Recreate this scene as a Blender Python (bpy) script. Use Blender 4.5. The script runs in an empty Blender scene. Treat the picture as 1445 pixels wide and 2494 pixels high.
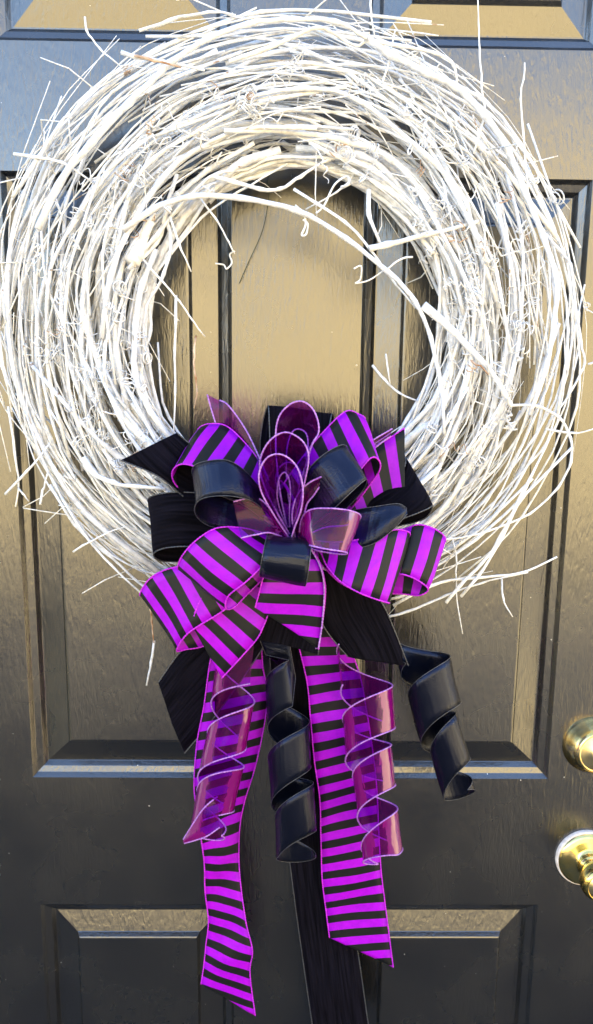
import bpy, math, random
from math import sin, cos, pi, radians
from mathutils import Vector, Matrix

random.seed(11)
scene = bpy.context.scene
C = scene.collection

# ------------------------------------------------------------------ camera
F_PX, PW, PH = 1870.0, 1445.0, 2494.0          # focal length and size of the photograph in pixels
CAM_O = Vector((-0.0122, -0.9209, 1.5981))
PITCH, YAW, ROLL = 0.1801, 0.0158, 0.0115
cf = Vector((sin(YAW)*cos(PITCH), cos(YAW)*cos(PITCH), -sin(PITCH)))
r0 = cf.cross(Vector((0, 0, 1))).normalized(); u0 = r0.cross(cf)
cr = r0*cos(ROLL) + u0*sin(ROLL); cu = -r0*sin(ROLL) + u0*cos(ROLL)
cam = bpy.data.cameras.new('camera'); cam_o = bpy.data.objects.new('camera', cam); C.objects.link(cam_o)
cam.sensor_fit = 'VERTICAL'; cam.sensor_height = 24.0; cam.lens = F_PX/PH*24.0
cam.clip_start = 0.02; cam.clip_end = 500
M3 = Matrix((cr, cu, -cf)).transposed()
cam_o.matrix_world = Matrix.Translation(CAM_O) @ M3.to_4x4()
scene.camera = cam_o

# ------------------------------------------------------------------ sky, sun, exposure
SUN_EL, SUN_ROT = radians(47), radians(22)     # the sun stands behind the house: the door is in its shade
world = bpy.data.worlds.new('World'); scene.world = world; world.use_nodes = True
wn = world.node_tree; bg = wn.nodes['Background']
sky = wn.nodes.new('ShaderNodeTexSky'); sky.sky_type = 'NISHITA'; sky.sun_disc = False
sky.sun_elevation = SUN_EL; sky.sun_rotation = SUN_ROT
sky.air_density = 1.0; sky.dust_density = 0.9; sky.ozone_density = 1.0
wn.links.new(sky.outputs[0], bg.inputs[0]); bg.inputs[1].default_value = 0.15
sun = bpy.data.lights.new('sun', 'SUN'); sun.energy = 5.0; sun.angle = radians(0.6); sun.color = (1, .94, .84)
sun_o = bpy.data.objects.new('sun', sun); C.objects.link(sun_o)
sdir = Vector((sin(SUN_ROT)*cos(SUN_EL), cos(SUN_ROT)*cos(SUN_EL), sin(SUN_EL)))
sun_o.rotation_euler = (-sdir).to_track_quat('-Z', 'Y').to_euler(); sun_o.location = sdir*20
vs = scene.view_settings
vs.view_transform = 'Standard'; vs.look = 'None'; vs.gamma = 1; vs.use_curve_mapping = False
vs.exposure = 2.65
scene.cycles.transparent_max_bounces = 24
scene.cycles.max_bounces = 8

# ------------------------------------------------------------------ helpers
def P(px, py, dep=0.0):
    """point on the plane `dep` millimetres in front of the door that shows at this pixel"""
    v = cf + cr*((px-PW/2)/F_PX) - cu*((py-PH/2)/F_PX)
    t = (-dep/1000.0 - CAM_O.y)/v.y
    return CAM_O + v*t

def obj(name, verts, faces, m, parent=None, smooth=True, uvs=None):
    me = bpy.data.meshes.new(name); me.from_pydata([tuple(v) for v in verts], [], faces); me.materials.append(m)
    if smooth: me.polygons.foreach_set('use_smooth', [True]*len(me.polygons))
    if uvs is not None:
        uv = me.uv_layers.new(name='UVMap')
        for l in me.loops: uv.data[l.index].uv = uvs[l.vertex_index]
    me.update()
    o = bpy.data.objects.new(name, me); C.objects.link(o)
    if parent is not None: o.parent = parent; o.matrix_parent_inverse = parent.matrix_world.inverted()
    return o

def empty(name, loc, label, cat, group=None):
    o = bpy.data.objects.new(name, None); C.objects.link(o); o.location = loc; o.empty_display_size = .05
    o['label'] = label; o['category'] = cat
    if group: o['group'] = group
    bpy.context.view_layer.update()
    return o

def catmull(pts, n, closed=False):
    out = []; N = len(pts)
    for i in range(N-1):
        p0 = pts[max(i-1, 0)]; p1 = pts[i]; p2 = pts[i+1]; p3 = pts[min(i+2, N-1)]
        for k in range(n):
            t = k/n; t2 = t*t; t3 = t2*t
            out.append(0.5*((2*p1)+(p2-p0)*t+(2*p0-5*p1+4*p2-p3)*t2+(3*p1-p0-3*p2+p3)*t3))
    out.append(pts[-1].copy())
    return out

def tube(V, Fc, pts, rads, sides=6, cap=True):
    """append a tube to the lists V and Fc"""
    n = len(pts); base = len(V)
    t = (pts[1]-pts[0]).normalized()
    nrm = t.orthogonal().normalized()
    for i in range(n):
        if i == 0: t = pts[1]-pts[0]
        elif i == n-1: t = pts[-1]-pts[-2]
        else: t = pts[i+1]-pts[i-1]
        if t.length < 1e-9: t = Vector((0, 0, 1))
        t.normalize()
        nrm = nrm - t*nrm.dot(t)
        nrm = nrm.normalized() if nrm.length > 1e-6 else t.orthogonal().normalized()
        bn = t.cross(nrm)
        for k in range(sides):
            a = 2*pi*k/sides
            V.append(pts[i] + (nrm*cos(a)+bn*sin(a))*rads[i])
    for i in range(n-1):
        for k in range(sides):
            a = base+i*sides+k; b = base+i*sides+(k+1) % sides
            Fc.append((a, b, b+sides, a+sides))
    if cap:
        Fc.append(tuple(base+k for k in range(sides))[::-1])
        Fc.append(tuple(base+(n-1)*sides+k for k in range(sides)))

def box(V, Fc, x0, x1, y0, y1, z0, z1):
    b = len(V)
    V += [Vector(q) for q in ((x0,y0,z0),(x1,y0,z0),(x1,y1,z0),(x0,y1,z0),(x0,y0,z1),(x1,y0,z1),(x1,y1,z1),(x0,y1,z1))]
    for f in ((0,3,2,1),(4,5,6,7),(0,1,5,4),(1,2,6,5),(2,3,7,6),(3,0,4,7)): Fc.append(tuple(b+i for i in f))

def mat(name):
    m = bpy.data.materials.new(name); m.use_nodes = True
    nt = m.node_tree; return m, nt, nt.nodes['Principled BSDF']
def N(nt, kind, **kw):
    n = nt.nodes.new(kind)
    for k, v in kw.items():
        if k.startswith('i_'): n.inputs[k[2:].replace('_', ' ')].default_value = v
        else: setattr(n, k, v)
    return n
def ramp(nt, fac, stops, interp='LINEAR'):
    r = nt.nodes.new('ShaderNodeValToRGB'); r.color_ramp.interpolation = interp
    e = r.color_ramp.elements
    while len(e) < len(stops): e.new(.5)
    for i, (p, c) in enumerate(stops):
        e[i].position = p; e[i].color = c if len(c) == 4 else (*c, 1)
    nt.links.new(fac, r.inputs[0]); return r
def coords(nt, scale, kind='Object'):
    tc = nt.nodes.new('ShaderNodeTexCoord'); mp = nt.nodes.new('ShaderNodeMapping')
    mp.inputs['Scale'].default_value = scale
    nt.links.new(tc.outputs[kind], mp.inputs[0]); return mp.outputs[0]
def math_n(nt, op, a, b=None):
    n = nt.nodes.new('ShaderNodeMath'); n.operation = op
    for i, x in enumerate((a, b)):
        if x is None: continue
        if isinstance(x, (int, float)): n.inputs[i].default_value = x
        else: nt.links.new(x, n.inputs[i])
    return n.outputs[0]

# ------------------------------------------------------------------ materials
def door_paint():
    m, nt, b = mat('black_door_paint')
    # embossed vertical grain, a little uneven, with brush marks
    g = N(nt, 'ShaderNodeTexNoise', i_Scale=1.0, i_Detail=2.5, i_Roughness=.55, i_Distortion=.7)
    nt.links.new(coords(nt, (250, 250, 46)), g.inputs['Vector'])
    g2 = N(nt, 'ShaderNodeTexNoise', i_Scale=1.0, i_Detail=2.0, i_Distortion=.3)
    nt.links.new(coords(nt, (60, 60, 260)), g2.inputs['Vector'])
    pat = N(nt, 'ShaderNodeTexNoise', i_Scale=5.0, i_Detail=2.0)
    nt.links.new(coords(nt, (1, 1, 1)), pat.inputs['Vector'])
    pr = ramp(nt, pat.outputs[0], [(.5, (0, 0, 0)), (.68, (1, 1, 1))])
    hg = math_n(nt, 'MULTIPLY', g2.outputs[0], math_n(nt, 'MULTIPLY', pr.outputs[0], .15))
    h = math_n(nt, 'ADD', g.outputs[0], hg)
    bu = N(nt, 'ShaderNodeBump', i_Strength=.55, i_Distance=.001)
    nt.links.new(h, bu.inputs['Height']); nt.links.new(bu.outputs[0], b.inputs['Normal'])
    # dust specks
    vo = N(nt, 'ShaderNodeTexVoronoi', i_Scale=70.0); nt.links.new(coords(nt, (1, 1, 1)), vo.inputs['Vector'])
    sepc = N(nt, 'ShaderNodeSeparateColor'); nt.links.new(vo.outputs['Color'], sepc.inputs[0])
    rad = math_n(nt, 'MULTIPLY', math_n(nt, 'POWER', sepc.outputs[0], 6.0), .065)
    pick = math_n(nt, 'LESS_THAN', vo.outputs['Distance'], rad)
    wear = N(nt, 'ShaderNodeTexNoise', i_Scale=9.0, i_Detail=4.0); nt.links.new(coords(nt, (1, 1, 1)), wear.inputs['Vector'])
    wc = ramp(nt, wear.outputs[0], [(.3, (.0035, .0035, .004)), (.7, (.007, .007, .0065))])
    mx = N(nt, 'ShaderNodeMix', data_type='RGBA'); nt.links.new(pick, mx.inputs[0])
    nt.links.new(wc.outputs[0], mx.inputs[6]); mx.inputs[7].default_value = (.55, .53, .48, 1)
    nt.links.new(mx.outputs[2], b.inputs['Base Color'])
    rr = ramp(nt, wear.outputs[0], [(.3, (.23, .23, .23)), (.7, (.30, .30, .30))])
    nt.links.new(rr.outputs[0], b.inputs['Roughness'])
    b.inputs['Specular IOR Level'].default_value = 1.0; b.inputs['IOR'].default_value = 1.68
    return m

def vine_paint(name, col, bare, amount):
    m, nt, b = mat(name)
    n = N(nt, 'ShaderNodeTexNoise', i_Scale=38.0, i_Detail=4.0, i_Roughness=.7)
    nt.links.new(coords(nt, (1, 1, 1)), n.inputs['Vector'])
    r = ramp(nt, n.outputs[0], [(amount, col), (amount+.035, bare)])
    oi = N(nt, 'ShaderNodeObjectInfo')
    v = ramp(nt, oi.outputs['Random'], [(0, (.82, .83, .86)), (.5, (1, 1, 1)), (1, (1, .96, .88))])
    n3 = N(nt, 'ShaderNodeTexNoise', i_Scale=150.0, i_Detail=4.0); nt.links.new(coords(nt, (1, 1, 1)), n3.inputs['Vector'])
    g3 = ramp(nt, n3.outputs[0], [(.3, (.72, .71, .70)), (.55, (1, 1, 1))])
    m0 = N(nt, 'ShaderNodeMix', data_type='RGBA', blend_type='MULTIPLY'); m0.inputs[0].default_value = 1
    nt.links.new(r.outputs[0], m0.inputs[6]); nt.links.new(g3.outputs[0], m0.inputs[7])
    mx = N(nt, 'ShaderNodeMix', data_type='RGBA', blend_type='MULTIPLY'); mx.inputs[0].default_value = 1
    nt.links.new(m0.outputs[2], mx.inputs[6]); nt.links.new(v.outputs[0], mx.inputs[7])
    nt.links.new(mx.outputs[2], b.inputs['Base Color']); b.inputs['Roughness'].default_value = .5
    n2 = N(nt, 'ShaderNodeTexNoise', i_Scale=420.0, i_Detail=2.0); nt.links.new(coords(nt, (1, 1, .35)), n2.inputs['Vector'])
    bu = N(nt, 'ShaderNodeBump', i_Strength=.6, i_Distance=.0009)
    nt.links.new(n2.outputs[0], bu.inputs['Height']); nt.links.new(bu.outputs[0], b.inputs['Normal'])
    return m

STRIPE = 0.0234
def striped_fabric():
    m, nt, b = mat('striped_fabric')
    uv = N(nt, 'ShaderNodeUVMap'); sp = N(nt, 'ShaderNodeSeparateXYZ'); nt.links.new(uv.outputs[0], sp.inputs[0])
    f = math_n(nt, 'FRACT', math_n(nt, 'DIVIDE', sp.outputs[1], STRIPE))
    r = ramp(nt, f, [(0, (.35, .0005, .58)), (.49, (.35, .0005, .58)), (.51, (.007, .008, .009)), (.985, (.007, .008, .009)), (1, (.35, .0005, .58))])
    nz = N(nt, 'ShaderNodeTexNoise', i_Scale=90.0, i_Detail=5.0, i_Roughness=.65); nt.links.new(uv.outputs[0], nz.inputs['Vector'])
    nv = ramp(nt, nz.outputs[0], [(.3, (.74, .7, .82)), (.65, (1, 1, 1))])
    mx = N(nt, 'ShaderNodeMix', data_type='RGBA', blend_type='MULTIPLY'); mx.inputs[0].default_value = 1
    nt.links.new(r.outputs[0], mx.inputs[6]); nt.links.new(nv.outputs[0], mx.inputs[7]); nt.links.new(mx.outputs[2], b.inputs['Base Color'])
    b.inputs['Roughness'].default_value = .5; b.inputs['Specular IOR Level'].default_value = .22
    mp = N(nt, 'ShaderNodeMapping'); mp.inputs['Scale'].default_value = (1600, 900, 1); nt.links.new(uv.outputs[0], mp.inputs[0])
    n = N(nt, 'ShaderNodeTexNoise', i_Scale=1.0, i_Detail=1.0); nt.links.new(mp.outputs[0], n.inputs['Vector'])
    bu = N(nt, 'ShaderNodeBump', i_Strength=.3, i_Distance=.0003); nt.links.new(n.outputs[0], bu.inputs['Height']); nt.links.new(bu.outputs[0], b.inputs['Normal'])
    return m

def satin():
    m, nt, b = mat('black_satin')
    b.inputs['Base Color'].default_value = (.003, .0036, .008, 1)
    b.inputs['Roughness'].default_value = .24; b.inputs['Specular IOR Level'].default_value = .42
    b.inputs['Specular Tint'].default_value = (.52, .62, 1, 1)
    b.inputs['Anisotropic'].default_value = .3
    uv = N(nt, 'ShaderNodeUVMap')
    mp = N(nt, 'ShaderNodeMapping'); mp.inputs['Scale'].default_value = (750, 420, 1); nt.links.new(uv.outputs[0], mp.inputs[0])
    n = N(nt, 'ShaderNodeTexNoise', i_Scale=1.0, i_Detail=2.0); nt.links.new(mp.outputs[0], n.inputs['Vector'])
    mp2 = N(nt, 'ShaderNodeMapping'); mp2.inputs['Scale'].default_value = (14, 130, 1); nt.links.new(uv.outputs[0], mp2.inputs[0])
    n2 = N(nt, 'ShaderNodeTexNoise', i_Scale=1.0, i_Detail=2.0); nt.links.new(mp2.outputs[0], n2.inputs['Vector'])
    h = math_n(nt, 'ADD', math_n(nt, 'MULTIPLY', n.outputs[0], .3), n2.outputs[0])
    bu = N(nt, 'ShaderNodeBump', i_Strength=.65, i_Distance=.002); nt.links.new(h, bu.inputs['Height']); nt.links.new(bu.outputs[0], b.inputs['Normal'])
    return m

def velvet():
    m, nt, b = mat('black_velvet')
    b.inputs['Base Color'].default_value = (.0018, .0016, .0036, 1)
    b.inputs['Roughness'].default_value = .85; b.inputs['Specular IOR Level'].default_value = .05
    b.inputs['Sheen Weight'].default_value = .025; b.inputs['Sheen Roughness'].default_value = .4
    b.inputs['Sheen Tint'].default_value = (.5, .4, .9, 1)
    uv = N(nt, 'ShaderNodeUVMap')
    mp = N(nt, 'ShaderNodeMapping'); mp.inputs['Scale'].default_value = (380, 14, 1); nt.links.new(uv.outputs[0], mp.inputs[0])
    n = N(nt, 'ShaderNodeTexNoise', i_Scale=1.0, i_Detail=3.0); nt.links.new(mp.outputs[0], n.inputs['Vector'])
    rc = ramp(nt, n.outputs[0], [(.35, (.0010, .0009, .0022)), (.7, (.0062, .0056, .0105))]); nt.links.new(rc.outputs[0], b.inputs['Base Color'])
    bu = N(nt, 'ShaderNodeBump', i_Strength=.7, i_Distance=.001); nt.links.new(n.outputs[0], bu.inputs['Height']); nt.links.new(bu.outputs[0], b.inputs['Normal'])
    return m

def sheer():
    m, nt, b = mat('sheer_purple_film'); out = nt.nodes['Material Output']
    tr = N(nt, 'ShaderNodeBsdfTransparent'); tr.inputs[0].default_value = (.56, .13, .92, 1)
    b.inputs['Base Color'].default_value = (.15, .002, .11, 1); b.inputs['Roughness'].default_value = .07
    b.inputs['Specular IOR Level'].default_value = .6
    b.inputs['Coat Weight'].default_value = .5; b.inputs['Coat Roughness'].default_value = .05
    uv = N(nt, 'ShaderNodeUVMap')
    mp = N(nt, 'ShaderNodeMapping'); mp.inputs['Scale'].default_value = (40, 95, 1); nt.links.new(uv.outputs[0], mp.inputs[0])
    n = N(nt, 'ShaderNodeTexNoise', i_Scale=1.0, i_Detail=2.0); nt.links.new(mp.outputs[0], n.inputs['Vector'])
    bu = N(nt, 'ShaderNodeBump', i_Strength=.4, i_Distance=.002); nt.links.new(n.outputs[0], bu.inputs['Height'])
    nt.links.new(bu.outputs[0], b.inputs['Normal']); 
    mx = N(nt, 'ShaderNodeMixShader'); 
    lw = N(nt, 'ShaderNodeLayerWeight', i_Blend=.35); nt.links.new(bu.outputs[0], lw.inputs['Normal'])
    fac = math_n(nt, 'ADD', math_n(nt, 'MULTIPLY', lw.outputs['Fresnel'], .9), .17)
    nt.links.new(fac, mx.inputs[0]); nt.links.new(tr.outputs[0], mx.inputs[1]); nt.links.new(b.outputs[0], mx.inputs[2])
    nt.links.new(mx.outputs[0], out.inputs[0])
    return m

def plain(name, col, rough=.5, spec=.5, metal=0.0, noise=None, col2=None):
    m, nt, b = mat(name); b.inputs['Roughness'].default_value = rough
    b.inputs['Specular IOR Level'].default_value = spec; b.inputs['Metallic'].default_value = metal
    n = N(nt, 'ShaderNodeTexNoise', i_Scale=noise or 60.0, i_Detail=4.0); nt.links.new(coords(nt, (1, 1, 1)), n.inputs['Vector'])
    c2 = col2 or tuple(min(1, c*1.25) for c in col)
    r = ramp(nt, n.outputs[0], [(.35, col), (.65, c2)]); nt.links.new(r.outputs[0], b.inputs['Base Color'])
    return m

M_DOOR = door_paint()
M_VINE = vine_paint('white_painted_vine', (.83, .85, .875), (.42, .30, .21), .70)
M_TWIG = vine_paint('thinly_painted_twig', (.82, .83, .84), (.40, .28, .20), .63)
M_BARK = plain('bare_brown_bark', (.30, .15, .07), .7, .3, 0, 90, (.62, .48, .36))
M_CUT = plain('cut_vine_end', (.78, .76, .66), .6, .3, 0, 200, (.86, .85, .8))
M_STRIPE = striped_fabric(); M_SATIN = satin(); M_VELVET = velvet(); M_SHEER = sheer()
M_HEM_P = plain('magenta_hem_thread', (.36, .006, .52), .5, .3, 0, 300, (.55, .03, .66))
M_HEM_L = plain('lilac_hem_thread', (.26, .08, .42), .35, .6, 0, 300, (.46, .22, .62))
M_HEM_K = plain('black_hem_thread', (.012, .013, .018), .4, .8, 0, 300, (.05, .055, .065))
M_BRASS = plain('polished_brass', (.80, .55, .13), .14, .5, 1.0, 35, (.90, .70, .28))
M_BRASS2 = plain('worn_brass_face', (.82, .66, .30), .3, .5, 1.0, 120, (.88, .76, .46))
M_PAINTED = plain('paint_ring', (.62, .55, .50), .6, .4, 0, 150, (.80, .76, .72))
M_BOLT = plain('smeared_pale_brass', (.84, .58, .15), .2, .5, 1.0, 40, (.92, .78, .42))
M_GROUND = plain('dry_sandy_ground', (.42, .315, .14), .95, .1, 0, 3, (.50, .39, .20))
M_ADDED_FLOOR = plain('added_floor_dark', (.03, .031, .034), .7, .3, 0, 8, (.046, .046, .045))
M_ADDED_YARD = plain('added_yard_grey', (.065, .062, .06), .9, .2, 0, 5, (.09, .087, .084))
M_WALL = plain('house_wall_paint', (.55, .53, .49), .8, .3, 0, 6)
M_THREAD = plain('green_thread', (.012, .03, .016), .6, .3)

# ------------------------------------------------------------------ ground and wall
V = []; Fc = []
gx = [-160, -60, -30, -20, -14, -10, -7, -4, -2, 0, 2, 4, 7, 10, 14, 20, 30, 60, 160]
gy = [-320, -120, -60, -34, -26, -21, -18, -16, -14.5, -13, -11.5, -10, -8.5, -7, -5, -2, 2, 10, 40, 160]
for y in gy:
    for x in gx:
        t = min(1, max(0, (-y-7)/11)); t = t*t*(3-2*t)          # level yard, then an unseen bank added for tan reflections on the door
        w = min(1, max(0, (x+8)/9)); w = .5+.5*w*w*(3-2*w)       # the added bank is lower on the left to dim the reflection there
        V.append(Vector((x, y, -.15+t*w*(7.4+.6*sin(x*.31+1)+.4*sin(y*.4+x*.17)))))
for j in range(len(gy)-1):
    for i in range(len(gx)-1):
        k = j*len(gx)+i; Fc.append((k, k+1, k+1+len(gx), k+len(gx)))
g = obj('ground', V, Fc, M_GROUND, None, True); g['kind'] = 'structure'
V = []; Fc = []; box(V, Fc, -1.9, 1.7, -2.6, .26, -.2, 0)
pf = obj('added_dark_floor', V, Fc, M_ADDED_FLOOR, None, False); pf['kind'] = 'structure'  # unseen floor, added dark so the lower door reflects little
V = []; Fc = []; box(V, Fc, -14, 9, -6.4, -2.6, -.3, -.14)
dw = obj('added_dark_yard', V, Fc, M_ADDED_YARD, None, False); dw['kind'] = 'structure'  # unseen dark strip, added to cut warm bounce onto the wreath
WZ = 3.3; DX = .457; DZ = 2.44
wall = empty('house_wall', (0, .1, 0), 'unseen pale house wall added around the black door to shade it', 'wall')
V = []; Fc = []; box(V, Fc, -7, -DX-.05, .02, .25, -.2, 6.0); obj('wall_panel', V, Fc, M_WALL, wall, False)  # unseen; built taller on this side to lengthen the shade on the ground
V = []; Fc = []; box(V, Fc, DX+.05, 1.7, .02, .25, -.2, WZ); obj('wall_panel', V, Fc, M_WALL, wall, False)  # unseen; ends early so sunlit ground comes nearer on the right
V = []; Fc = []; box(V, Fc, -DX-.05, DX+.05, .02, .25, DZ+.05, WZ); obj('wall_panel', V, Fc, M_WALL, wall, False)
for a in ((-DX-.05, -DX-.003, 0, DZ+.05), (DX+.003, DX+.05, 0, DZ+.05)):
    V = []; Fc = []; box(V, Fc, a[0], a[1], -.006, .2, a[2], a[3]); obj('jamb', V, Fc, M_WALL, wall, False)
V = []; Fc = []; box(V, Fc, -DX-.003, DX+.003, -.006, .2, DZ+.003, DZ+.05); obj('jamb', V, Fc, M_WALL, wall, False)

# ------------------------------------------------------------------ door
door = empty('panel_door', (0, 0, 0), 'black six panel door with embossed wood grain behind the white wreath', 'door')
PX = [(-.335, -.0755), (.0755, .335)]
PZ = [(.16, .894), (1.0785, 1.817), (1.951, 2.31)]
xs = [-DX, -.335, -.0755, .0755, .335, DX]; zs = [.002, .16, .894, 1.0785, 1.817, 1.951, 2.31, DZ]
V = []; Fc = []
for j in range(len(zs)):
    for i in range(len(xs)): V.append(Vector((xs[i], 0, zs[j])))
for j in range(len(zs)-1):
    for i in range(len(xs)-1):
        if i in (1, 3) and j in (1, 3, 5): continue
        k = j*6+i; Fc.append((k, k+1, k+7, k+6))
b = len(V)
V += [Vector(q) for q in ((-DX, 0, .002), (DX, 0, .002), (DX, 0, DZ), (-DX, 0, DZ), (-DX, .044, .002), (DX, .044, .002), (DX, .044, DZ), (-DX, .044, DZ))]
for f in ((5, 4, 7, 6), (1, 5, 6, 2), (4, 0, 3, 7), (2, 6, 7, 3), (0, 4, 5, 1)): Fc.append(tuple(b+i for i in f))
obj('door_slab', V, Fc, M_DOOR, door, False)

def rings(prof, x0, x1, z0, z1, fill):
    V = []; Fc = []
    for (d, h) in prof:
        for (x, z) in ((x0+d, z0+d), (x1-d, z0+d), (x1-d, z1-d), (x0+d, z1-d)): V.append(Vector((x, -h, z)))
    for r in range(len(prof)-1):
        for k in range(4):
            a = r*4+k; b2 = r*4+(k+1) % 4; Fc.append((a, b2, b2+4, a+4))
    if fill:
        q = (len(prof)-1)*4; Fc.append((q, q+1, q+2, q+3))
    return V, Fc
# inward distance, height: fillet, flat bead, cove, groove | rising bevel, step, field
MOULD = [(0, 0), (.0004, -.0003), (.0044, -.0052), (.0050, -.0056), (.0118, -.0082), (.0124, -.0086), (.0164, -.0136), (.0172, -.0142)]
FIELD = [(.0172, -.0142), (.0188, -.0141), (.0465, -.0076), (.0472, -.0070), (.0500, -.0014), (.0512, -.0008), (.0524, -.0006)]
for (z0, z1) in PZ:
    for (x0, x1) in PX:
        v, f = rings(FIELD, x0, x1, z0, z1, True); pn = obj('door_panel', v, f, M_DOOR, door, False)
        v, f = rings(MOULD, x0, x1, z0, z1, False); obj('moulding', v, f, M_DOOR, pn, False)

def lathe(prof, x, z, seg=48):
    """profile of (radius, distance in front of the door)"""
    V = []; Fc = []
    for (r, h) in prof:
        for k in range(seg):
            a = 2*pi*k/seg; V.append(Vector((x+r*cos(a), -h, z+r*sin(a))))
    for i in range(len(prof)-1):
        for k in range(seg):
            a = i*seg+k; b2 = i*seg+(k+1) % seg; Fc.append((a, b2, b2+seg, a+seg))
    Fc.append(tuple((len(prof)-1)*seg+k for k in range(seg)))
    return V, Fc
kx, kz = .3925, .966
v, f = lathe([(.0395, 0), (.0395, .004), (.0385, .0055), (.0375, .006)], kx, kz); rose = obj('knob_rose', v, f, M_PAINTED, door)
v, f = lathe([(.0374, .0055), (.0368, .0072), (.034, .0095), (.028, .0115), (.020, .0130), (.0165, .0150), (.0150, .0185), (.0152, .020), (.0140, .0215), (.0118, .025), (.0112, .029)], kx, kz)
obj('rose_dome', v, f, M_BRASS, rose)
v, f = lathe([(.0112, .029), (.0125, .031), (.0150, .0325), (.0195, .0365), (.0238, .0425), (.0255, .049), (.0250, .055), (.0228, .0605), (.0205, .0625), (.0196, .0630), (.0190, .0620)], kx, kz)
kn = obj('door_knob', v, f, M_BRASS, door)
v, f = lathe([(.0190, .0618), (.0185, .0628), (.010, .0645), (.0085, .0655), (.004, .0658)], kx, kz); obj('knob_face', v, f, M_BRASS2, kn)
bx, bz = .3895, 1.1275
v, f = lathe([(.0385, 0), (.0385, .002), (.0365, .005), (.0345, .0105), (.031, .018), (.028, .0235), (.0265, .0248), (.0255, .0252), (.0245, .0245)], bx, bz)
db = obj('deadbolt', v, f, M_BOLT, door)
v, f = lathe([(.0246, .0243), (.0235, .0249), (.0115, .0249), (.0108, .0258), (.0095, .0262), (.003, .0262)], bx, bz); obj('lock_cylinder', v, f, M_BRASS2, db)
V = []; Fc = []; box(V, Fc, bx-.0012, bx+.0012, -.0268, -.0255, bz-.005, bz+.005); obj('keyhole', V, Fc, M_THREAD, db, False)

# ------------------------------------------------------------------ wreath
wreath = empty('vine_wreath', P(708, 775, 10), 'round white painted grapevine wreath hanging on the black door', 'wreath')
def ring_px(t, u):
    ci, si = cos(t), sin(t)
    ix, iy = 709+350*ci, 800-394*si
    ox, oy = 703+698*ci, 772-734*si
    return ix+(ox-ix)*u, iy+(oy-iy)*u
def half_depth(u): return 50*math.sqrt(max(0.06, 1-(2*min(max(u, 0), 1)-1)**2))

def px_r(w, dep): return 0.5*w*(CAM_O.y*-1 - dep/1000)/F_PX
def chaikin(pts, it=2, q=.22):
    for _ in range(it):
        out = [pts[0]]
        for i in range(len(pts)-1):
            a, b2 = pts[i], pts[i+1]
            if i > 0: out.append(a.lerp(b2, q))
            if i < len(pts)-2: out.append(a.lerp(b2, 1-q))
        out.append(pts[-1]); pts = out
    return pts
def noded(pts, rad, rng, bump=.25, jit=.0003):
    """path of nearly straight lengths with swollen nodes at the bends; pts are world points"""
    path = chaikin(pts); n = len(path); rads = []
    for i in range(n):
        k = 1 - .42*(i/(n-1))
        rads.append(rad*k*(1+(bump if i % 4 == 2 else 0)+rng.uniform(-.07, .07)))
    return [p+Vector((rng.gauss(0, jit), rng.gauss(0, jit), rng.gauss(0, jit))) for p in path], rads

rng = random.Random(5)
def random_vine(rng, thin=False):
    t0 = rng.uniform(0, 2*pi)
    span = radians(rng.uniform(30, 95) if thin else rng.uniform(60, 200))
    sgn = rng.choice((-1, 1))
    band = rng.random()
    if band < .64: u_a = rng.uniform(0, .68)
    elif band < .82: u_a = rng.uniform(.74, 1.02)
    else: u_a = rng.uniform(.1, 1)
    drift = rng.gauss(0, .12) if rng.random() < .5 else rng.uniform(-.6, .6)
    u_b = min(max(u_a+drift, 0), 1.03)
    core = u_a < .65
    w_a, w_b = rng.uniform(-.9, 1), rng.uniform(-.9, 1)
    fly = rng.choice((-.13, .1, .16, .22)) if rng.random() < (.5 if thin else .22) else 0
    if u_a > .3 and fly < 0: fly = -fly
    step = rng.uniform(11, 18) if u_a < .12 else rng.uniform(14, 30)
    n = max(3, int(math.degrees(span)/step))
    pts = []
    for i in range(n+1):
        s = (i+(rng.uniform(-.25, .25) if 0 < i < n else 0))/n; t = t0+sgn*span*s
        u = u_a+(u_b-u_a)*s+rng.gauss(0, .042)+.05*sin(2*t+u_a*9)
        if fly and i >= n-1: u += fly*(.35 if i == n-1 else 1)
        w = w_a+(w_b-w_a)*s+rng.gauss(0, .08)
        uu = u/.72 if u < .72 else .94
        d = (60+half_depth(min(uu, .94))*w) if u < .72 else 52+24*w
        if 1.2*pi < t % (2*pi) < 1.8*pi: d *= .85
        x, y = ring_px(t, (u if fly else max(u, .004))+.012)
        pts.append(P(x, y, max(6, d)))
    return pts, u_a
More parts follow.
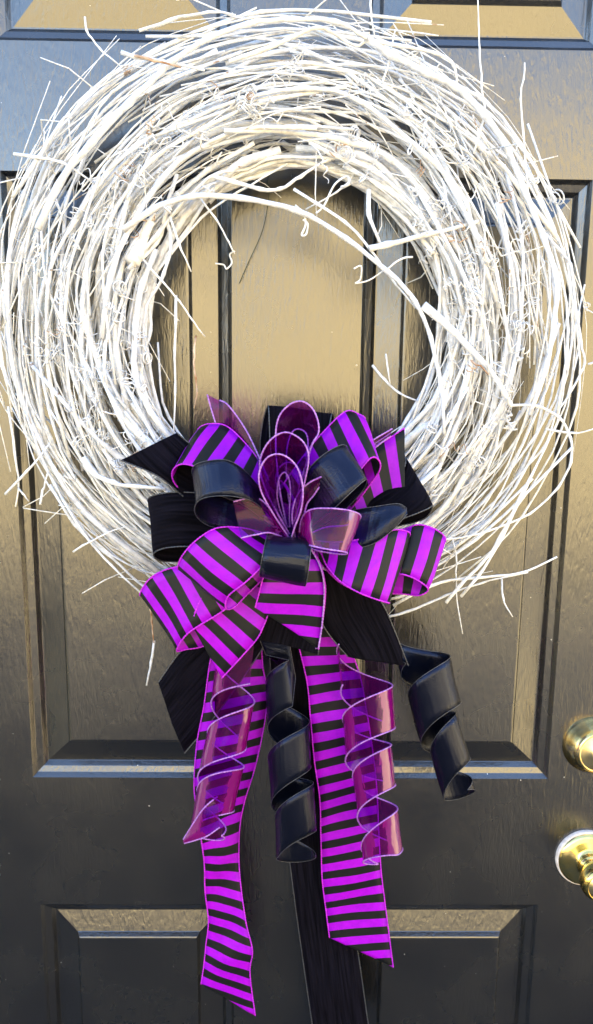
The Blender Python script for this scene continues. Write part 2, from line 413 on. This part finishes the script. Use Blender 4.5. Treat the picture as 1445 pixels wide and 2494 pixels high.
MANUAL = [  # width px, depth mm, bare?, pixel path
 (19, 95, 0, [(95,560),(150,440),(230,335),(330,235),(430,140),(520,85),(620,50),(725,44),(830,52),(892,95)]),
 (21, 96, 0, [(892,95),(960,140),(1050,180),(1115,208),(1190,285),(1240,370),(1285,480),(1330,590),(1362,690),(1350,800),(1330,900),(1290,1010)]),
 (10, 97, 0, [(892,95),(985,112),(1080,132),(1108,165),(1116,200)]),
 (12, 90, 0, [(560,150),(650,120),(720,88),(780,60),(835,95),(870,115),(905,88)]),
 (6, 88, 0, [(1155,372),(1170,320),(1183,272),(1172,190),(1168,110),(1165,50),(1161,-25)]),
 (6, 85, 0, [(1290,470),(1280,400),(1273,300),(1268,230),(1276,185),(1282,150)]),
 (6, 80, 0, [(905,-25),(905,40),(911,88)]),
 (6, 88, 0, [(930,205),(950,150),(963,72)]),
 (6, 70, 0, [(210,42),(213,78),(250,125),(295,165)]),
 (9, 80, 0, [(33,373),(100,383),(160,400),(230,450)]),
 (9, 75, 0, [(340,76),(430,48),(520,25),(575,38)]),
 (11, 78, 0, [(30,480),(85,400),(160,280),(175,290)]),
 (8, 98, 1, [(330,135),(380,150),(442,163)]),
 (12, 92, 0, [(296,130),(330,140),(400,150),(500,170)]),
 (17, 100, 0, [(300,560),(380,503),(480,475),(600,485),(740,512),(860,590),(960,672),(1020,745),(1055,830),(1075,960),(1082,1060)]),
 (9, 96, 0, [(714,460),(780,500),(850,545),(905,612),(960,690),(1012,752)]),
 (18, 98, 0, [(902,606),(940,598),(1050,570),(1172,538)]),
 (14, 92, 0, [(897,462),(900,530),(925,592)]),
 (24, 96, 0, [(1030,742),(1080,785),(1130,832),(1200,912),(1245,990)]),
 (8, 60, 0, [(905,890),(945,930),(975,960),(1050,986)]),
 (5, 60, 0, [(941,864),(948,905),(956,940)]),
 (42, 92, 0, [(325,640),(345,590),(366,535)]),
 (18, 95, 0, [(203,1115),(225,1155),(280,1178),(340,1186),(400,1192)]),
 (9, 70, 0, [(150,1210),(210,1310),(280,1385),(350,1450)]),
 (10, 62, 0, [(120,1180),(190,1290),(260,1350),(345,1428),(420,1480)]),
 (8, 66, 0, [(60,1000),(110,1140),(180,1260),(260,1345),(360,1400)]),
 (8, 84, 0, [(1240,990),(1310,985),(1370,1020),(1395,1075),(1392,1130),(1360,1195),(1285,1262),(1180,1298),(1090,1316),(1040,1300)]),
 (9, 66, 0, [(960,1476),(1060,1416),(1180,1405),(1275,1398),(1356,1357)]),
 (8, 60, 0, [(930,1505),(1000,1490),(1100,1445),(1180,1418),(1285,1395)]),
 (8, 64, 0, [(950,1462),(990,1450),(1050,1420),(1120,1408),(1205,1405)]),
 (6, 60, 0, [(1222,1408),(1226,1462),(1250,1503)]),
 (5, 60, 0, [(1100,1310),(1112,1360),(1110,1450),(1125,1546)]),
 (10, 74, 0, [(1085,1470),(1130,1420),(1180,1370),(1215,1310),(1270,1200),(1320,1110)]),
 (9, 70, 0, [(1120,1452),(1170,1400),(1225,1305),(1290,1170),(1340,1060),(1370,930)]),
 (9, 78, 0, [(1330,570),(1375,622),(1393,640),(1400,720),(1418,850),(1430,885),(1390,960),(1330,1040)]),
 (7, 78, 0, [(1430,885),(1470,870)]),
 (7, 78, 0, [(1330,1045),(1400,1060),(1460,1040)]),
 (8, 70, 0, [(15,1205),(75,1138),(120,1080)]),
 (7, 64, 0, [(20,990),(40,1120),(46,1185),(37,1232)]),
 (6, 64, 0, [(46,1190),(70,1222)]),
 (7, 66, 0, [(98,1230),(105,1190),(115,1150)]),
 (6, 70, 0, [(178,1345),(205,1330),(262,1296),(310,1280)]),
 (6, 62, 1, [(362,1470),(372,1520),(376,1566)]),
 (8, 60, 0, [(376,1562),(368,1620),(359,1668)]),
 (6, 92, 0, [(350,630),(400,690),(440,740),(470,785),(497,822)]),
 (8, 84, 0, [(428,722),(428,790),(424,860),(425,960),(425,1056)]),
 (6, 82, 1, [(478,815),(471,858),(478,930),(483,960),(474,992)]),
 (6, 80, 0, [(485,478),(530,540),(565,600),(572,617)]),
 (7, 90, 0, [(415,530),(440,600),(467,665)]),
 (12, 84, 0, [(520,428),(580,446),(640,462),(690,462),(740,425),(810,380),(870,345)]),
 (7, 80, 0, [(880,350),(865,430),(820,470),(745,510)]),
 (8, 70, 0, [(345,720),(420,610),(500,520),(600,455),(700,400)]),
 (12, 84, 0, [(430,420),(400,520),(420,590),(400,680),(350,750),(350,860)]),
 (22, 60, 0, [(375,1060),(340,960),(345,860),(370,760),(380,640)]),
 (26, 58, 0, [(1075,700),(1110,800),(1120,920),(1090,1030),(1030,1110),(990,1150)]),
 (22, 66, 0, [(820,390),(930,440),(1020,520),(1090,640),(1140,780),(1150,920),(1110,1040)]),
]
PATHS = []
def emit_vine(pts, rad, m, sides=7, rng=rng, bump=.3, jit=.0003):
    path, rads = noded(pts, rad, rng, bump=bump, jit=jit)
    PATHS.append(path)
    V = []; Fc = []; tube(V, Fc, path, rads, sides)
    return obj('vine', V, Fc, m, wreath)
for (w, d, bare, pp) in MANUAL:
    n = len(pp)
    pts = [P(x+rng.gauss(0, 1.5), y+rng.gauss(0, 1.5), d+rng.gauss(0, 3)) for (x, y) in pp]
    if n == 2: pts.insert(1, (pts[0]+pts[1])*.5)
    emit_vine(pts, px_r(w, d)*.86, bump=.3 if w < 24 else .06, m= M_BARK if bare else M_VINE)
n_rand = 298-len(MANUAL)
for i in range(n_rand):
    pts, u = random_vine(rng)
    q = rng.random()
    base = .00165 - .00045*u
    rad = base*(1+1.5*q**4) if u > .3 else base*(1.2+1.9*q**3)
    emit_vine(pts, rad, M_VINE if rng.random() < .93 else M_TWIG)
# fine twigs and side shoots nobody could count
V = []; Fc = []
for i in range(300):
    pts, u = random_vine(rng, True)
    path, rads = noded(pts, rng.uniform(.00045, .0010), rng, bump=.3)
    tube(V, Fc, path, rads, 5)
    if rng.random() < .6:                                            # a short side shoot
        k = rng.randrange(2, len(path)-2); t = (path[k+1]-path[k-1]).normalized()
        o = Vector((rng.uniform(-1, 1), rng.uniform(-.7, .35), rng.uniform(-1, 1)))
        q = path[k]; q2 = q+(t*.6+o).normalized()*rng.uniform(.015, .05); q3 = q2+(t*.4+o*.6+Vector((rng.uniform(-1, 1)*.5, 0, rng.uniform(-1, 1)*.5))).normalized()*rng.uniform(.01, .03)
        if q2.y < -.004 and q3.y < -.004: tube(V, Fc, [q, q2, q3], [.0009, .0008, .0006], 4)
tw = obj('fine_twigs', V, Fc, M_TWIG, wreath); tw['kind'] = 'stuff'
# curled tendrils
def tendril(root, rng):
    ax = Vector((rng.uniform(-1, 1), rng.uniform(-.5, .2), rng.uniform(-1, 1))).normalized()
    e1 = ax.orthogonal().normalized(); e2 = ax.cross(e1)
    L = rng.uniform(.004, .024); turns = rng.uniform(.8, 3.2); r_a = rng.uniform(.003, .0088); r_b = rng.uniform(.0012, .005)
    n = int(turns*11)+4; ph = rng.uniform(0, 6.28)
    lead = Vector((rng.uniform(-1, 1), .35, rng.uniform(-1, 1))).normalized()*rng.uniform(.006, .024); c = root-lead
    pts = []
    s0 = c+(e1*cos(ph)+e2*sin(ph))*r_a
    pts += [root, s0.lerp(root, .5)+Vector((rng.gauss(0, .003), 0, rng.gauss(0, .003)))]
    for i in range(n+1):
        s = i/n; a = ph+turns*2*pi*s; r = r_a+(r_b-r_a)*s
        pts.append(c+ax*L*s+(e1*cos(a)+e2*sin(a))*r)
    for p in pts: p.y = min(p.y, -.003)
    return pts
for i in range(285):
    for _ in range(40):                                              # rooted on a vine near the front of the ring
        q = rng.choice(PATHS[len(MANUAL):]); q = q[rng.randrange(len(q))]
        if q.y < -.072: break
    pts = tendril(q, rng); V = []; Fc = []
    r = rng.uniform(.00048, .0008)
    tube(V, Fc, pts, [r*(1.25-.7*k/len(pts)) for k in range(len(pts))], 4)
    obj('tendril', V, Fc, M_TWIG if rng.random() < .95 else M_BARK, wreath)
for (w, d, pp) in [(4, 96, [(862,655),(880,648),(878,680),(866,690),(900,682),(940,655)]), (5, 96, [(940,660),(962,640),(985,628),(1005,626)]),
                   (5, 98, [(740,515),(745,545),(735,572),(746,570),(750,545),(738,535)]), (4, 78, [(572,612),(560,620),(565,640),(552,655),(545,645),(525,642)]),
                   (5, 94, [(700,508),(730,520),(765,525),(735,512),(720,500)]), (5, 94, [(770,520),(790,500),(815,450),(845,430),(850,448),(830,455)])]:
    path = catmull([P(x, y, d+rng.gauss(0, 2)) for x, y in pp], 5); V = []; Fc = []
    tube(V, Fc, path, [px_r(w, d)]*len(path), 5); obj('tendril', V, Fc, M_VINE, wreath)
path = catmull([P(700, 395, 60), P(655, 430, 40), P(655, 480, 18), P(640, 560, 8), P(605, 640, 5), P(583, 690, 4)], 8)
V = []; Fc = []; tube(V, Fc, path, [.0004]*len(path), 4); obj('thread', V, Fc, M_THREAD, wreath)

# ------------------------------------------------------------------ bow
bow = empty('ribbon_bow', P(705, 1310, 110), 'purple and black layered ribbon bow with long tails tied to the white wreath', 'bow')
MATS = {'s': (M_STRIPE, M_HEM_P, 'striped'), 'k': (M_SATIN, M_HEM_K, 'satin'), 'v': (M_VELVET, M_HEM_K, 'velvet'), 'c': (M_SHEER, M_HEM_L, 'sheer')}
def hem(path, m, parent, amp, rad):
    # resample evenly and stitch in a small zigzag
    L = [0]
    for i in range(1, len(path)): L.append(L[-1]+(path[i]-path[i-1]).length)
    tot = L[-1]; n = max(6, int(tot/.0011)); pts = []; j = 0
    for i in range(n+1):
        s = tot*i/n
        while j < len(L)-2 and L[j+1] < s: j += 1
        f = (s-L[j])/max(1e-9, L[j+1]-L[j]); pts.append(path[j].lerp(path[j+1], min(1, max(0, f))))
    rads = [rad*(1.0+amp*(1 if i % 3 == 0 else -.35)) for i in range(len(pts))]
    V = []; Fc = []; tube(V, Fc, pts, rads, 5); return obj('hem', V, Fc, m, parent)
def ribbon_pts(kind, what, A, B, cut=False, v0=0.0, hem_r=None, ripple=0.0, seed=0, skew=0.0):
    """lofted ribbon between edge curves A and B (dense lists of points)"""
    m, hm, word = MATS[kind]; NU = 7; n = len(A)
    V = []; Fc = []; uvs = []; va = vb = vm = v0; rr = random.Random(seed)
    vs_ = []
    ncut = n-10 if cut else n+1
    for i in range(n):
        if i:
            da = (A[i]-A[i-1]).length; db_ = (B[i]-B[i-1]).length
            if i < ncut: vm += (da+db_)/2; va = vb = vm
            else: va += da; vb += db_
        vs_.append((va, vb))
    ph = rr.uniform(0, 6)
    for i in range(n):
        tl = (A[min(i+1, n-1)]-A[max(i-1, 0)])+(B[min(i+1, n-1)]-B[max(i-1, 0)])
        w = B[i]-A[i]; nr = tl.cross(w); nr = nr.normalized() if nr.length > 1e-9 else Vector((0, -1, 0))
        for k in range(NU+1):
            s = k/NU; p = A[i].lerp(B[i], s)
            bow_ = ripple*sin(pi*s)*(sin(ph+vs_[i][0]*38)+.5*sin(1.7*ph+vs_[i][0]*83+s*4))
            V.append(p+nr*bow_); uvs.append((s*w.length, vs_[i][0]*(1-s)+vs_[i][1]*s-skew*s*min(1, max(0, (i/n-.5)/.2))))
    for i in range(n-1):
        for k in range(NU):
            a = i*(NU+1)+k; Fc.append((a, a+1, a+NU+2, a+NU+1))
    o = obj(word+'_'+what, V, Fc, m, bow, True, uvs)
    if kind != 'c':
        md = o.modifiers.new('thickness', 'SOLIDIFY'); md.thickness = .0004; md.offset = 0
    r = hem_r or {'s': .0008, 'k': .0004, 'v': .0007, 'c': .0008}[kind]
    hem(A, hm, o, .35, r); hem(B, hm, o, .35, r)
    return o
def ribbon(kind, what, secs, cut=False, v0=0.0, ripple=.0019, n=10, skew=0.0):
    A = catmull([P(*s[0:3]) for s in secs], n); B = catmull([P(*s[3:6]) for s in secs], n)
    return ribbon_pts(kind, what, A, B, cut, v0, ripple=ripple, seed=len(bow.children), skew=skew)
def spiral(kind, axis, r0_, r1_, turns, ph, wpx, lead=None, n=26, tail=None, ecc=.9):
    """ribbon curled round an axis given by pixels: (x, y, depth) points"""
    ax = [Vector(q) for q in axis]; dense = catmull(ax, 30)
    L = [0]
    for i in range(1, len(dense)): L.append(L[-1]+(dense[i]-dense[i-1]).length)
    def at(s):
        s = s*L[-1]
        if s >= L[-1]: return dense[-1]+(dense[-1]-dense[-2]).normalized()*(s-L[-1])
        for i in range(1, len(L)):
            if L[i] >= s: f = (s-L[i-1])/(L[i]-L[i-1]); return dense[i-1].lerp(dense[i], f)
    A = []; B = []; N_ = int(turns*n)
    if lead:
        la = catmull([Vector(q[0:3]) for q in lead], 8); lb = catmull([Vector(q[3:6]) for q in lead], 8)
    wf = wpx/L[-1]
    for i in range(N_+1):
        s = i/N_; phi = ph+2*pi*turns*(s+.018*sin(9*s+ph)); r = (r0_+(r1_-r0_)*s)*(1+.09*sin(11*s+2*ph)+.05*sin(23*s+ph))
        for (E_, s2) in ((A, s), (B, min(1, s+wf))):
            c = at(s2); d = (at(min(1, s2+.02))-at(max(0, s2-.02))); d.z = 0
            d = d.normalized() if d.length > 1e-6 else Vector((0, 1, 0)); ex = Vector((d.y, -d.x, 0))   # across the axis, to the right
            q = c+ex*(r*cos(phi)); q.z = c.z+r*.44*ecc*sin(phi); q = q+d*(-r*.20*sin(phi))
            E_.append(q)
    if lead: A = la[:-1]+A; B = lb[:-1]+B
    if tail:
        A += [Vector(q[0:3]) for q in tail]; B += [Vector(q[3:6]) for q in tail]
    A = [P(*q) for q in A]; B = [P(*q) for q in B]
    return ribbon_pts(kind, 'curled_tail', A, B, seed=len(bow.children), ripple=.0006)

# ---- long flat tails
ribbon('v', 'tail', [(650,1420,110,770,1420,110),(655,1560,92,775,1560,92),(668,1750,72,785,1750,72),(690,1930,58,808,1930,58),(704,2080,52,828,2080,52),(721,2215,50,850,2215,50),(737,2330,48,872,2320,48),(761,2494,46,897,2494,46),(780,2600,45,915,2600,45)], ripple=.0022)
ribbon('s', 'tail', [(560,1440,118,660,1440,112),(528,1540,108,640,1540,96),(510,1625,104,640,1620,92),(497,1720,100,652,1690,88),(480,1810,98,642,1776,86),(473,1915,96,620,1875,82),(482,1985,93,598,1945,76),(491,2050,90,585,2010,70),(498,2104,84,582,2085,64),(500,2174,76,587,2160,66),(508,2243,70,600,2250,72),(502,2300,68,615,2315,74),(497,2350,68,609,2370,70),(490,2397,68,622,2474,66)], cut=True, v0=.004, ripple=.003, skew=.017)
ribbon('s', 'tail', [(690,1430,116,800,1420,112),(712,1510,108,835,1500,102),(732,1590,102,857,1585,96),(749,1667,98,878,1650,92),(757,1753,95,893,1730,90),(766,1852,90,906,1815,84),(779,1946,84,917,1910,76),(782,2040,78,922,2010,68),(785,2139,70,928,2115,60),(794,2215,64,938,2200,56),(803,2284,60,958,2356,54)], cut=True, v0=.002, ripple=.0016)
# ---- velvet pieces at the back
ribbon('v', 'tail', [(600,1440,112,690,1500,112),(520,1510,106,600,1640,104),(440,1588,98,520,1750,98),(386,1663,92,450,1834,92)], ripple=.003)
ribbon('v', 'loop', [(670,1280,112,770,1280,112),(640,1180,100,800,1180,100),(634,1090,92,812,1090,92),(640,1030,90,816,1040,90),(651,993,94,812,1012,94),(655,1000,104,806,1018,104),(660,1100,112,790,1110,112),(680,1260,120,760,1260,120)], ripple=.0026)
ribbon('v', 'loop', [(800,1230,116,820,1320,120),(900,1140,108,930,1290,112),(970,1110,104,1030,1265,118),(988,1116,108,1054,1232,126),(978,1150,116,1040,1240,140),(930,1190,122,985,1262,146),(840,1240,126,870,1300,140)], ripple=.0026)
ribbon('v', 'loop', [(640,1240,122,650,1330,122),(520,1235,118,520,1365,124),(430,1235,118,440,1368,130),(378,1232,122,392,1366,138),(360,1218,132,374,1350,148),(378,1206,144,395,1337,160),(430,1199,150,440,1331,168),(520,1205,148,520,1332,162),(640,1235,135,645,1320,140)], ripple=.0026)
ribbon('v', 'tail', [(640,1180,128,620,1270,128),(540,1125,132,530,1250,140),(500,1105,134,465,1222,150),(462,1080,138,385,1160,158),(431,1054,140,294,1121,160)], ripple=.003)
ribbon('v', 'tail', [(660,1390,150,760,1390,150),(645,1440,160,790,1440,158),(632,1490,160,785,1510,156),(614,1557,156,775,1594,152)], ripple=.0026)
ribbon('v', 'tail', [(745,1380,140,850,1400,134),(765,1450,138,900,1440,130),(790,1528,132,938,1482,126),(848,1600,126,995,1622,120)], ripple=.0026)
# ---- striped loops
ribbon('s', 'loop', [(660,1260,135,670,1200,112),(560,1240,136,610,1140,104),(465,1212,146,525,1090,104),(428,1180,154,492,1062,106),(420,1150,162,483,1046,110),(440,1131,172,507,1033,116),(480,1137,180,552,1038,124),(550,1160,182,600,1082,130),(615,1195,172,634,1130,136),(670,1260,150,665,1210,130)], v0=.006)
ribbon('s', 'loop', [(700,1240,128,780,1310,140),(790,1140,124,850,1245,150),(870,1050,122,905,1175,160),(890,1022,124,926,1142,166),(872,1008,128,922,1120,172),(841,1003,132,900,1118,178),(790,1050,140,850,1180,180),(740,1110,146,810,1220,176),(690,1180,146,740,1270,160)], v0=.003)
ribbon('s', 'tail', [(740,1220,122,790,1300,136),(830,1140,118,890,1285,130),(905,1092,116,945,1262,130),(950,1066,116,975,1240,130),(986,1042,116,986,1226,130)], cut=True, v0=.0)
ribbon('s', 'loop', [(650,1330,148,680,1350,152),(560,1370,150,640,1440,156),(440,1420,140,520,1560,148),(362,1448,138,452,1582,150),(341,1448,144,431,1584,158),(362,1413,154,449,1552,170),(400,1389,160,478,1528,176),(470,1372,164,540,1490,176),(560,1350,160,620,1430,170),(650,1320,150,690,1350,156)], v0=.0)
ribbon('s', 'tail', [(650,1340,150,700,1380,152),(560,1400,162,660,1480,164),(515,1430,168,642,1525,168),(497,1447,172,626,1556,168),(476,1490,174,590,1598,166),(470,1528,172,540,1652,160)], cut=True, v0=.010)
ribbon('s', 'loop', [(690,1310,158,700,1330,162),(600,1320,168,660,1390,176),(500,1350,168,600,1450,182),(446,1378,172,572,1478,190),(433,1385,180,551,1482,198),(443,1356,192,556,1452,208),(476,1318,200,598,1418,214),(526,1287,202,640,1378,212),(585,1285,194,668,1345,200),(650,1300,176,695,1325,182),(700,1315,160,705,1325,166)], v0=.004)
ribbon('s', 'loop', [(760,1290,140,770,1350,142),(850,1290,136,850,1400,140),(930,1300,134,930,1440,142),(1000,1330,134,985,1447,150),(1062,1335,138,1022,1450,158),(1086,1314,144,1043,1436,164),(1062,1290,152,1022,1416,172),(1020,1278,154,986,1400,174),(975,1290,150,950,1398,168),(880,1300,146,880,1390,156),(790,1300,144,790,1360,148)], v0=.002)
ribbon('s', 'loop', [(760,1300,150,770,1360,156),(850,1320,150,830,1420,162),(930,1330,150,905,1450,168),(985,1315,154,938,1467,178),(998,1298,164,947,1468,188),(965,1290,176,918,1460,198),(915,1305,184,872,1442,204),(850,1318,184,828,1415,200),(800,1320,176,796,1378,188),(765,1318,166,780,1345,174),(735,1330,160,755,1340,164)], v0=.007)
ribbon('s', 'tail', [(690,1320,170,745,1322,170),(660,1365,182,775,1362,182),(642,1405,190,789,1405,186),(630,1450,192,792,1460,186),(622,1480,190,776,1582,178)], cut=True, v0=.0, ripple=.003)
# ---- satin loops
ribbon('k', 'loop', [(670,1290,150,680,1320,152),(600,1235,156,600,1295,166),(530,1205,160,520,1284,176),(484,1180,170,484,1264,188),(468,1153,182,474,1238,202),(476,1132,196,490,1216,214),(515,1121,206,530,1208,222),(560,1123,208,575,1210,222),(605,1155,200,620,1224,210),(660,1225,182,670,1270,186),(700,1290,165,700,1310,168)])
ribbon('k', 'loop', [(720,1270,158,760,1300,162),(780,1190,164,830,1250,178),(830,1120,176,880,1200,194),(846,1092,184,893,1175,202),(831,1084,194,888,1170,212),(787,1108,204,850,1204,220),(748,1150,202,812,1240,214),(722,1215,186,762,1280,192),(710,1280,170,725,1310,172)])
ribbon('k', 'tail', [(760,1270,160,765,1325,164),(860,1243,176,845,1336,184),(925,1232,182,905,1326,190),(970,1227,180,955,1292,190),(991,1238,176,992,1252,184)], ripple=.003)
# ---- sheer loops
ribbon('c', 'loop', [(700,1290,170,715,1280,130),(680,1180,176,700,1190,128),(672,1080,182,698,1110,134),(678,1020,186,704,1070,138),(705,986,190,716,1048,142),(738,978,192,734,1046,144),(766,1002,194,748,1060,146),(777,1050,196,750,1090,146),(756,1095,198,738,1130,146),(720,1230,184,722,1220,140),(712,1300,172,712,1280,140)], ripple=.0004)
ribbon('c', 'loop', [(705,1300,186,705,1290,146),(655,1210,198,684,1215,150),(633,1135,206,672,1170,156),(652,1080,212,680,1140,162),(693,1053,216,700,1126,168),(735,1072,218,722,1134,170),(752,1112,218,732,1158,170),(742,1175,212,728,1195,166),(722,1260,200,718,1255,160),(712,1305,188,712,1295,160)], ripple=.0004)
ribbon('c', 'tail', [(640,1190,146,655,1170,150),(585,1110,128,630,1110,136),(545,1070,120,598,1045,128),(527,1035,116,557,988,122),(505,961,112,535,975,114)], ripple=.0012)
ribbon('c', 'tail', [(700,1310,188,715,1320,190),(655,1236,198,660,1298,206),(622,1211,202,625,1302,212),(592,1216,206,600,1307,214),(569,1222,208,587,1310,214)], ripple=.003)
ribbon('c', 'loop', [(735,1310,180,740,1325,184),(790,1285,180,770,1340,190),(840,1280,184,815,1348,198),(872,1268,194,840,1350,208),(877,1254,206,845,1346,220),(850,1243,218,828,1342,230),(800,1238,222,795,1337,232),(755,1242,216,762,1330,226),(735,1265,204,742,1325,210),(728,1310,190,730,1322,192)], ripple=.0012)
ribbon('c', 'tail', [(720,1310,190,730,1318,190),(712,1255,198,738,1270,198),(725,1205,204,748,1228,202),(750,1178,206,764,1207,204),(783,1161,208,778,1186,206)], ripple=.0016)
ribbon('c', 'tail', [(880,1120,140,895,1140,140),(896,1082,134,905,1100,134),(956,1044,130,952,1062,130)], ripple=.0008)
ribbon('c', 'loop', [(705,1310,196,712,1302,168),(665,1250,212,688,1258,172),(636,1195,222,676,1215,178),(632,1150,228,676,1185,184),(652,1114,232,682,1160,188),(686,1107,234,694,1150,190),(720,1132,234,704,1165,190),(737,1180,232,708,1195,188),(735,1235,226,706,1240,184),(718,1285,214,706,1280,176),(709,1315,200,712,1302,174)], ripple=.0004)
ribbon('c', 'tail', [(722,1300,170,732,1300,160),(745,1320,182,752,1320,170),(778,1375,188,770,1370,180),(790,1430,190,784,1430,182),(786,1510,186,780,1510,178),(776,1580,180,770,1580,172)], ripple=.0004)
# ---- curled tails
spiral('c', [(588,1560,118),(575,1680,122),(548,1830,124),(522,1940,124),(505,2035,122)], 54, 46, 3.0, .25*pi, 112)
ribbon('c', 'tail', [(530,1940,140,535,2015,142),(500,1965,146,505,2036,146),(478,1995,142,478,2046,142),(447,2044,134,449,2054,134)], ripple=.002)
spiral('c', [(880,1570,118),(892,1700,120),(900,1830,118),(915,1970,114),(930,2095,110)], 66, 44, 3.4, .75*pi, 100)
spiral('k', [(695,1620,104),(702,1720,104),(706,1850,108),(715,1960,110),(720,2090,106)], 52, 50, 2.9, .35*pi, 112, lead=[(625,1470,120,700,1470,120),(628,1540,112,700,1530,112),(650,1600,106,722,1660,110)])
spiral('k', [(1000,1505,96),(1030,1600,102),(1062,1740,106),(1094,1840,104),(1122,1935,100)], 70, 34, 2.9, .62*pi, 116, lead=[(900,1450,110,905,1520,110),(925,1500,100,935,1590,100)])
# ---- the knot of the bow and its front loop
V = []; Fc = []
path = catmull([P(690,1330,120), P(700,1318,150), P(708,1312,178), P(716,1318,150), P(726,1330,120)], 8)
tube(V, Fc, path, [.012]*len(path), 10); obj('knot', V, Fc, M_SATIN, bow)
ribbon('k', 'loop', [(668,1320,176,738,1326,176),(655,1300,200,752,1308,200),(648,1315,220,758,1324,220),(640,1352,230,754,1370,230),(634,1388,226,748,1412,226),(633,1404,212,743,1428,212),(645,1392,196,738,1408,196),(665,1345,180,730,1350,180)], ripple=.0014)
